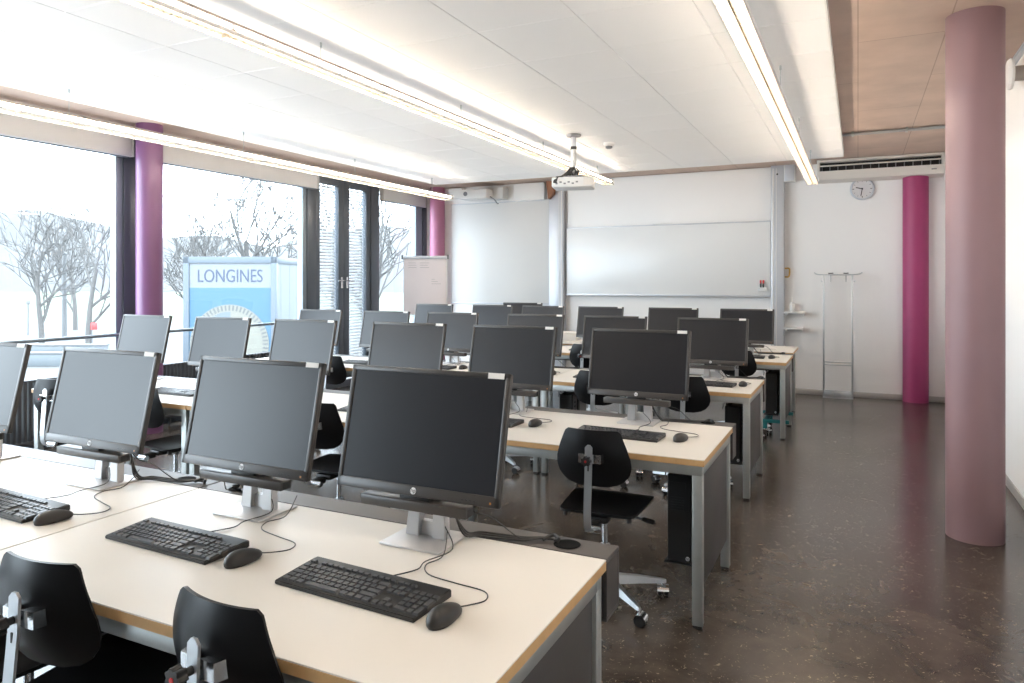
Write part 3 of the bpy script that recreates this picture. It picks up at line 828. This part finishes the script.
MB().box((0, .042, .038), (.009, .105, .003), mat=rx @ Matrix.Rotation(R(170), 4, 'Z')).cyl((0, 0, .03), (0, 0, .042), .011, mat=rx, n=16).build('minute_hand', 'black', t, smooth=False)
# air conditioner
t = empty('air_conditioner', (.235, YW, 2.822), 0, 'long cream air conditioner with black grille under the ceiling', 'air conditioner')
m = MB()
m.prism([(-.715, 0, 0), (-.715, -.26, .02), (-.715, -.34, .135), (-.715, -.30, .135), (-.715, 0, .135)], (1.43, 0, 0), bev=.004)
m.b2(-.715, .715, -.35, 0, .262, .30, .006).b2(-.715, -.68, -.35, 0, .13, .27, .004).b2(.68, .715, -.35, 0, .13, .27, .004)
m.build('casing', 'beige_plastic', t)
MB().b2(-.68, .68, -.25, -.02, .135, .265).build('grille_recess', 'black', t, smooth=False)
MB().b2(-.68, .68, -.345, -.325, .20, .218, .004).build('air_flap', 'yellow' if False else 'beige_plastic', t)
for k in range(15): MB().b2(-.66+k*.094, -.652+k*.094, -.335, -.26, .14, .20).build('air_vane', 'pc_grey', t, smooth=False)
t.scale = (1, 1, .88)
MB().box((.60, -.334, .075), (.055, .003, .014), mat=None).build('badge', 'pc_grey', t, smooth=False)
# coat stand
t = empty('coat_stand', (-.235, 10.24, 0), 0, 'slim silver coat stand against the far wall below the clock', 'coat rack')
for x in (-.17, .17): MB().b2(x-.011, x+.011, -.02, .02, .0, 1.60, .003).build('post', 'stem_steel', t)
MB().tube(smooth_path([(-.285, 0, 1.635), (-.25, 0, 1.612), (-.17, 0, 1.605), (0, 0, 1.603), (.17, 0, 1.605), (.25, 0, 1.612), (.285, 0, 1.635)]), .008, n=8).build('top_bar', 'stem_steel', t)
for x in (-.085, .095):
    MB().tube(smooth_path([(x-.03, 0, 1.625), (x, 0, 1.622), (x+.03, 0, 1.625)]), .008, n=8).cyl((x, 0, 1.6), (x, 0, 1.52), .005, n=8).cyl((x, 0, 1.525), (x, -.045, 1.515), .005, n=8).build('coat_hook', 'pc_grey', t)
for x in (-.17, .17):
    s = 1 if x > 0 else -1
    MB().cyl((x, 0, 1.51), (x+s*.035, -.02, 1.525), .006, n=8).build('side_hook', 'stem_steel', t)
MB().cyl((-.17, 0, .43), (.17, 0, .43), .008, n=8).cyl((-.17, 0, .465), (.17, 0, .465), .008, n=8).build('cross_bar', 'stem_steel', t)
MB().b2(-.18, .18, -.07, .09, 0, .012, .003).b2(-.16, .16, -.06, -.05, .012, .085, .002).b2(-.16, .16, .07, .08, .012, .085, .002).build('drip_tray', 'stem_steel', t)
# shelf with bottle and yellow hook
for z, lab, w in ((1.10, 'narrow white wall shelf holding the bottle beside the pillar', .26), (.885, 'narrow white wall shelf just below the bottle shelf', .24)):
    t = empty('wall_shelf', (-.90, YW, z), 0, lab, 'shelf', 'small shelves by the pillar')
    MB().b2(0, w, -.16, 0, -.012, .012, .003).build('board', 'white_plastic', t)
    MB().b2(.01, .03, -.12, 0, -.05, -.012, .002).b2(w-.03, w-.01, -.12, 0, -.05, -.012, .002).build('bracket', 'white_plastic', t)
t = empty('spray_bottle', (-.80, YW-.08, 1.112), 0, 'small white bottle standing on the upper wall shelf', 'bottle')
MB().lathe([(.028, 0), (.032, .006), (.032, .09), (.024, .115), (.011, .125)], 20).build('bottle_body', 'white_plastic', t)
MB().lathe([(.012, .125), (.012, .14), (.005, .165), (.003, .19)], 14).build('nozzle', 'label_white', t)
o = MB().tube(smooth_path([(0, 0, .06), (.05, 0, .06), (.06, 0, .03), (.05, 0, -.05), (0, 0, -.055)]), .010, n=8).build('cable_hook', 'yellow', loc=(-.895, YW-.05, 1.635))
tag(o, 'yellow loop hook fixed beside the whiteboard pillar', 'hook')
# flipchart
t = empty('flipchart', (-5.97, 9.30, 0), R(22), 'pale flipchart on a stand between the window and far wall', 'flipchart')
MB().b2(-.34, .34, .0, .018, 1.0, 1.90, .003).build('back_board', 'wb', t)
MB().b2(-.325, .325, -.014, -.001, 1.02, 1.86, .002).build('paper_pad', 'paper', t)
m = MB()
rr = random.Random(5)
for k in range(9):
    z = 1.80-.035*(k % 3) - (.25 if k > 5 else 0); x = -.26+.2*(k//3)*.9
    m.b2(x, x+rr.uniform(.05, .15), -.0155, -.0142, z, z+.004)
m.build('faint_writing', 'pc_grey', t, smooth=False)
MB().b2(-.35, .35, -.03, .02, 1.865, 1.91, .006).build('clamp_bar', 'wb_frame', t)
MB().b2(-.362, -.345, -.035, .025, 1.86, 1.925, .004).b2(.345, .362, -.035, .025, 1.86, 1.925, .004).build('clamp_end', 'black', t)
MB().cyl((-.3, .01, 1.0), (-.36, -.18, 0), .012).build('leg', 'stem_steel', t)
MB().cyl((.3, .01, 1.0), (.36, -.18, 0), .012).build('leg', 'stem_steel', t)
MB().cyl((0, .02, 1.7), (0, .5, 0), .012).build('leg', 'stem_steel', t)
# ceiling projector
t = empty('ceiling_projector', (-2.555, 6.70, ZP), 0, 'white projector hung from the ceiling on a pole', 'projector')
MB().lathe([(.005, -.001), (.075, -.001), (.07, -.02), (.02, -.028)], 28).build('ceiling_flange', 'pc_grey', t)
MB().cyl((0, 0, -.02), (0, 0, -.12), .026, n=20).build('upper_sleeve', 'wb_frame', t)
MB().cyl((0, 0, -.12), (0, 0, -.15), .031, n=20).build('clamp_ring', 'black', t)
MB().cyl((0, 0, -.15), (0, 0, -.385), .026, n=20).build('pole', 'white_plastic', t)
MB().b2(-.11, .13, -.12, .12, -.435, -.425, .003).cyl((0, 0, -.425), (0, 0, -.38), .035, .03, n=16).build('mount_plate', 'pc_grey', t)
pr = Matrix.Rotation(R(14), 4, 'Z')
pb = MB().box((0, 0, -.49), (.40, .30, .10), .014, mat=pr).build('projector_body', 'white_plastic', t)
m = MB()
for k, x in enumerate((-.15, -.11, -.07, -.03, .01, .05)): m.box((x, -.151, -.505+.014*(k % 2)), (.022, .003, .014), mat=pr)
m.build('sockets', 'pc_grey', pb, smooth=False)
MB().box((.165, -.152, -.485), (.10, .004, .075), .003, mat=pr).build('side_grille', 'beige_plastic', pb)
MB().cyl((.08, .149, -.49), (.08, .17, -.49), .035, mat=pr).build('lens', 'black', pb)
m = MB()
for k in range(5):
    a = rr.uniform(-.03, .03)
    m.tube(smooth_path([(-.0+a, -.03, -.33), (-.03+a, -.055, -.38), (-.07+a, -.09, -.42), (-.11+a*.6, -.165, -.44), (-.125+a*.6, -.185, -.49), (-.12+a, -.16, -.505)]), .007, n=6)
for k in range(5):
    a = k*1.2
    m.tube(smooth_path([(.035*math.cos(a), .035*math.sin(a), -.33), (.05*math.cos(a+.8), .05*math.sin(a+.8), -.37), (.045*math.cos(a+1.6), .045*math.sin(a+1.6), -.42), (.03*math.cos(a+2.2), .04*math.sin(a+2.2), -.37)]), .008, n=6)
m.build('cable_tangle', 'cable', t)
# smoke detector
t = empty('smoke_detector', (-2.37, 7.26, ZP), 0, 'small round white detector on the white ceiling', 'smoke detector')
MB().lathe([(.06, 0), (.06, -.022), (.045, -.035)], 28).build('detector_base', 'white_plastic', t)
MB().lathe([(.036, -.034), (.036, -.055), (.02, -.062)], 24).build('sensor', 'pc_grey', t)
# conduit
t = empty('ceiling_conduit', (0, 8.35, ZC), 0, 'grey conduit running across the raw concrete ceiling', 'conduit')
MB().cyl((-.4, 0, -.022), (1.0, 0, -.022), .014, n=12).cyl((-.4, .034, -.022), (1.0, .034, -.022), .012, n=12).build('pipe', 'conduit', t)
for x in (-.05, .45, .9): MB().b2(x-.012, x+.012, -.025, .06, -.04, 0, .003).build('pipe_clip', 'steel', t)
# disc on the right wall
t = empty('wall_disc', (X1, 5.80, 2.91), 0, 'round white disc fitting on the white wall by the aisle', 'wall fitting')
ry = Matrix.Rotation(R(-90), 4, 'Y')
MB().lathe([(.05, .06), (.10, .065), (.105, .08), (.09, .095), (.03, .10)], 32, ry).build('disc', 'white_plastic', t)
MB().cyl((0, 0, 0), (0, 0, .055), .05, n=24, mat=ry).build('bracket', 'lamp_housing', t)
# sensor
o = MB().b2(-.05, .0, -.045, .045, -.09, .06, .015).build('motion_sensor', 'white_plastic', loc=(X1, 10.2, 2.83))
tag(o, 'small white sensor box in the corner beside the air conditioner', 'sensor')

# ------------------------------------------------------------------ outdoors
GZ = -4.0
def band(name, y, d0, d1, mat, z):
    pass
fwd = Vector((-.4352, .9003, 0)); rgt = Vector((.9003, .4352, 0))
def W2(r, d, z): v = rgt*r + fwd*d; return (v.x, v.y, z)
def quad(name, pts, mat, depth=.3):
    m = MB(); m.prism(pts, (0, 0, -depth)); return m.build(name, mat, smooth=False)
struct(quad('ground_paving', [W2(-220, 8, GZ), W2(60, 8, GZ), W2(60, 99, GZ), W2(-220, 99, GZ)], 'road'))
struct(quad('ground_lawn', [W2(-500, 99, GZ), W2(160, 99, GZ), W2(300, 420, GZ), W2(-800, 420, GZ)], 'lawn'))
m = MB(); rh = random.Random(11)
b = bmesh.new(); n = 60; prev = None
prof = []
for i in range(n+1):
    r = -900+1300*i/n
    h = 46+12*math.sin(i*.37)+8*math.sin(i*.9+1)+rh.uniform(-2, 2) - (12 if i > 34 else 0)
    prof.append((r, h))
rowsv = []
for (f, d) in ((0, 380), (.45, 470), (.8, 560), (1, 650), (.9, 800)):
    rowsv.append([b.verts.new(W2(r, d+20*math.sin(r*.02), GZ+(h+6)*f-1)) for r, h in prof])
for u, v in zip(rowsv, rowsv[1:]):
    for i in range(n): b.faces.new((u[i], u[i+1], v[i+1], v[i]))
m._merge(b); struct(m.build('hills', 'hill', angle=80))

def make_tree(seed, H, spread, lean=0):
    rt = random.Random(seed); tr, br = MB(), MB()
    segs = {'trunk': [], 'branch': []}
    def grow(p, d, L, r, lvl):
        pts = [p]; rad = [r]; k = 4
        for i in range(k):
            d = (d + Vector((rt.uniform(-1, 1), rt.uniform(-1, 1), rt.uniform(-.3, .8)))*(.13 if lvl else .05)).normalized()
            p = p + d*(L/k); pts.append(p); rad.append(r*(1-.45*(i+1)/k))
        (tr if lvl == 0 else br).tube(pts, r, n=(8 if lvl == 0 else 5 if lvl < 3 else 3), rad=rad, cap=lvl == 0)
        if lvl >= 4: return
        nb = (6, 4, 4, 3, 3)[lvl]
        for i in range(nb):
            f = (.35+.65*(i+1)/nb) if lvl == 0 else (.3+.7*(i+1)/nb)
            idx = min(int(f*k), k); q = pts[idx]
            a = rt.uniform(0, 2*PI); o = d.orthogonal().normalized(); o = Matrix.Rotation(a, 3, d) @ o
            ang = R(rt.uniform(25, 52))*spread
            nd = (d*math.cos(ang) + o*math.sin(ang)).normalized(); nd.z += .12; nd.normalize()
            grow(q, nd, L*rt.uniform(.58, .82)*(1.0 if lvl else .95), max(.032, rad[idx]*rt.uniform(.5, .68)), lvl+1)
    grow(Vector((0, 0, 0)), Vector((lean, 0, 1)).normalized(), H*.40, H*.016, 0)
    t = empty('bare_tree', cat='tree', group='bare trees outside the windows')
    tr.build('trunk', 'bark', t); br.build('branches', 'bark', t, smooth=False)
    return t
T1, T2 = Proto(make_tree(4, 13, 1.05)), Proto(make_tree(9, 14, .9))
trees = [(T1, W2(-42, 64, GZ), 0, 1., 'bare tree outside the first window, farthest from the purple column'),
         (T2, W2(-35.5, 60, GZ), 2.1, .95, 'bare tree outside the first window, just left of the purple column'),
         (T1, W2(-33.5, 74, GZ), 4, .95, 'thin bare tree outside the first window, between two nearer trees'),
         (T2, W2(-27.5, 61, GZ), 1.0, .95, 'bare tree outside between purple column and blue sign'),
         (T1, W2(-23.0, 63, GZ), 5.2, 1.4, 'tall bare tree rising behind the blue sign'),
         (T2, W2(-16.5, 66, GZ), 3.3, 1., 'bare tree outside behind the end of the blue sign'),
         (T1, W2(-9.0, 46, GZ), 2.6, 1.0, 'bare tree outside the window beside the flipchart'),
         (T2, W2(-50, 82, GZ), 4.4, 1., 'distant bare tree beyond the first window near the frame edge')]
for pr_, loc, rz, sc, lab in trees:
    o = pr_.place(loc, rz, lab); o.scale = (sc*1.22, sc*1.22, sc*1.25)
t = empty('flag_pole', W2(-42.5, 68, GZ), 0, 'tall pale pole between the bare trees outside', 'pole')
MB().cyl((0, 0, 0), (0, 0, 8.1), .24, .17, n=14).build('shaft', 'pole', t)
MB().lathe([(.17, 8.1), (.22, 8.15), (.2, 8.3), (.05, 8.4)], 14).build('pole_cap', 'pole', t)
MB().cyl((0, 0, 0), (0, 0, .25), .4, n=14).build('footing', 'road', t)
t = empty('road_post', W2(-50, 74, GZ), 0, 'thin short post beside the road outside the first window', 'post')
MB().cyl((0, 0, 0), (0, 0, 3.6), .07, n=8).build('shaft', 'pole', t)
MB().b2(-.3, .3, -.05, .05, 3.2, 3.6, .02).build('plate', 'pole', t)
t = empty('red_sign_post', W2(-35.2, 60, GZ), R(30), 'small post with a red plate beside the road outside', 'sign')
MB().cyl((0, 0, 0), (0, 0, 1.9), .06, n=8).build('shaft', 'pole', t)
MB().b2(-.45, .45, -.05, .05, 1.5, 2.1, .02).build('plate', 'red', t)
for (r, d, w, lab) in ((-33, 47, 9, 'low pale concrete wall outside, nearest the windows'), (-36, 53, 12, 'low pale concrete wall outside, farther beside the road')):
    t = empty('garden_wall', W2(r, d, GZ), R(25.8), lab, 'low wall', 'low walls outside')
    MB().b2(-w/2, w/2, -.3, .3, 0, .8, .04).build('wall_body', 'sign_panel', t)
    MB().b2(-w/2-.05, w/2+.05, -.36, .36, .8, .92, .03).build('coping', 'pole', t)

# advertising kiosk with the dial
ka = math.atan2(1.64, 3.43)
t = empty('advertising_kiosk', (-25.46, 21.01, GZ), ka, 'tall blue and white outdoor advertising kiosk seen through the window', 'kiosk')
HK = 6.57; FW = 3.80; FD = 3.9
m = MB()
m.b2(0, .24, 0, .24, 0, HK, .01).b2(FW-.12, FW+.12, 0, .24, 0, HK, .01).b2(0, FW+.12, 0, .24, HK-.28, HK, .01).b2(0, FW+.12, .0, .24, 0, .3, .01)
m.b2(0, .24, FD-.24, FD, 0, HK, .01).b2(FW-.12, FW+.12, FD-.24, FD, 0, HK, .01).b2(FW-.12, FW+.12, .24, FD-.24, HK-.28, HK, .01).b2(0, FW, FD-.2, FD, HK-.28, HK, .01).b2(0, .2, .2, FD-.2, HK-.28, HK, .01)
m.build('kiosk_frame', 'sign_frame', t)
MB().b2(.1, FW, .1, FD-.1, HK-.2, HK-.1).build('kiosk_roof', 'sign_frame', t, smooth=False)
MB().b2(.24, FW-.12, .06, .14, HK-1.30, HK-.28).build('name_board', 'sign_white', t, smooth=False)
face = MB().b2(.24, FW-.12, .06, .14, .3, HK-1.30).build('poster_face', 'sign_blue', t, smooth=False)
m = MB(); m.b2(FW-.05, FW+.06, .24, FD-.24, .2, HK-.28)
m.build('side_panel', 'sign_panel', t, smooth=False)
m = MB()
for k in range(3): m.b2(FW+.055, FW+.065, .75+k*1.2, .77+k*1.2, .2, HK-.3)
m.build('panel_seams', 'sign_frame', t, smooth=False)
MB().b2(.02, .16, .24, FD-.24, .2, HK-.28).b2(.2, FW-.1, FD-.15, FD-.05, .2, HK-.28).build('rear_panel', 'sign_panel', t, smooth=False)
cx = (.24+FW-.12)/2
tm = Matrix.Translation((cx, .055, HK-.80)) @ Matrix.Rotation(R(90), 4, 'X')
m = MB().text('LONGINES', .80, .01, Matrix.Diagonal((1, 1, 1, 1)))
xs = [v.co.x for v in m.bm.verts]; ys = [v.co.y for v in m.bm.verts]
sx = 2.72/(max(xs)-min(xs)); sy = .54/(max(ys)-min(ys))
cxx, cyy = (max(xs)+min(xs))/2, (max(ys)+min(ys))/2
m.bm.transform(tm @ Matrix.Scale(sx, 4, (1, 0, 0)) @ Matrix.Scale(sy, 4, (0, 1, 0)) @ Matrix.Translation((-cxx, -cyy, 0)))
m.build('sign_lettering', 'sign_text', t, smooth=False)
dz = 2.90
dm = Matrix.Translation((cx-.03, .055, dz)) @ Matrix.Rotation(R(90), 4, 'X')
def half(a0, a1, r, z0):
    return [(r*math.cos(a), r*math.sin(a), z0) for a in [a0+(a1-a0)*k/32 for k in range(33)]]
MB().prism(half(R(88), R(268), 1.66, 0), (0, 0, .01), dm).build('dial_half', 'dial_pale', face, smooth=False)
MB().prism(half(R(-92), R(88), 1.66, 0), (0, 0, .01), dm).build('dial_half', 'dial_cream', face, smooth=False)
MB().ring((0, 0, .010), 1.36, 1.66, .006, 64, dm).build('dial_ring', 'dial_cream', face, smooth=False)
m = MB()
for k in range(60): m.box((0, 1.52, .018), (.07, .22, .004), mat=dm @ Matrix.Rotation(2*PI*k/60, 4, 'Z'))
m.build('dial_ticks', 'dial_tick', face, smooth=False)

# ------------------------------------------------------------------ daylight
w = bpy.data.worlds.new('World'); scn.world = w; w.use_nodes = True
bg = w.node_tree.nodes['Background']
bg.inputs[0].default_value = (.79, .895, 1., 1); bg.inputs[1].default_value = 6.6
for (a, b) in ((-3.9, 2.05), (2.2, 7.46), (7.73, 8.77), (9.07, 10.1)):
    ld = bpy.data.lights.new('sky_portal', 'AREA'); ld.shape = 'RECTANGLE'; ld.size = b-a; ld.size_y = 2.8
    ld.cycles.is_portal = True
    lo = bpy.data.objects.new('sky_portal', ld); COL.objects.link(lo)
    lo.location = (-6.83, (a+b)/2, 1.55); lo.rotation_euler = (R(90), 0, R(-90))

# ------------------------------------------------------------------ camera and view
cam = bpy.data.cameras.new('camera'); co = bpy.data.objects.new('camera', cam); COL.objects.link(co)
cam.sensor_width = 36; cam.sensor_fit = 'HORIZONTAL'; cam.lens = 716*36/1024
cam.shift_y = -(341.5-282)/1024
cam.clip_start = .02; cam.clip_end = 3000
co.location = (0, 0, 1.51); co.rotation_euler = (R(90), 0, math.atan(346/716))
scn.camera = co
vs = scn.view_settings
vs.view_transform = 'Standard'; vs.look = 'None'; vs.gamma = 1; vs.exposure = .90; vs.use_curve_mapping = False
c = scn.cycles
c.max_bounces = 9; c.diffuse_bounces = 6; c.glossy_bounces = 4; c.transparent_max_bounces = 12
c.caustics_reflective = False; c.caustics_refractive = False; c.sample_clamp_indirect = 6
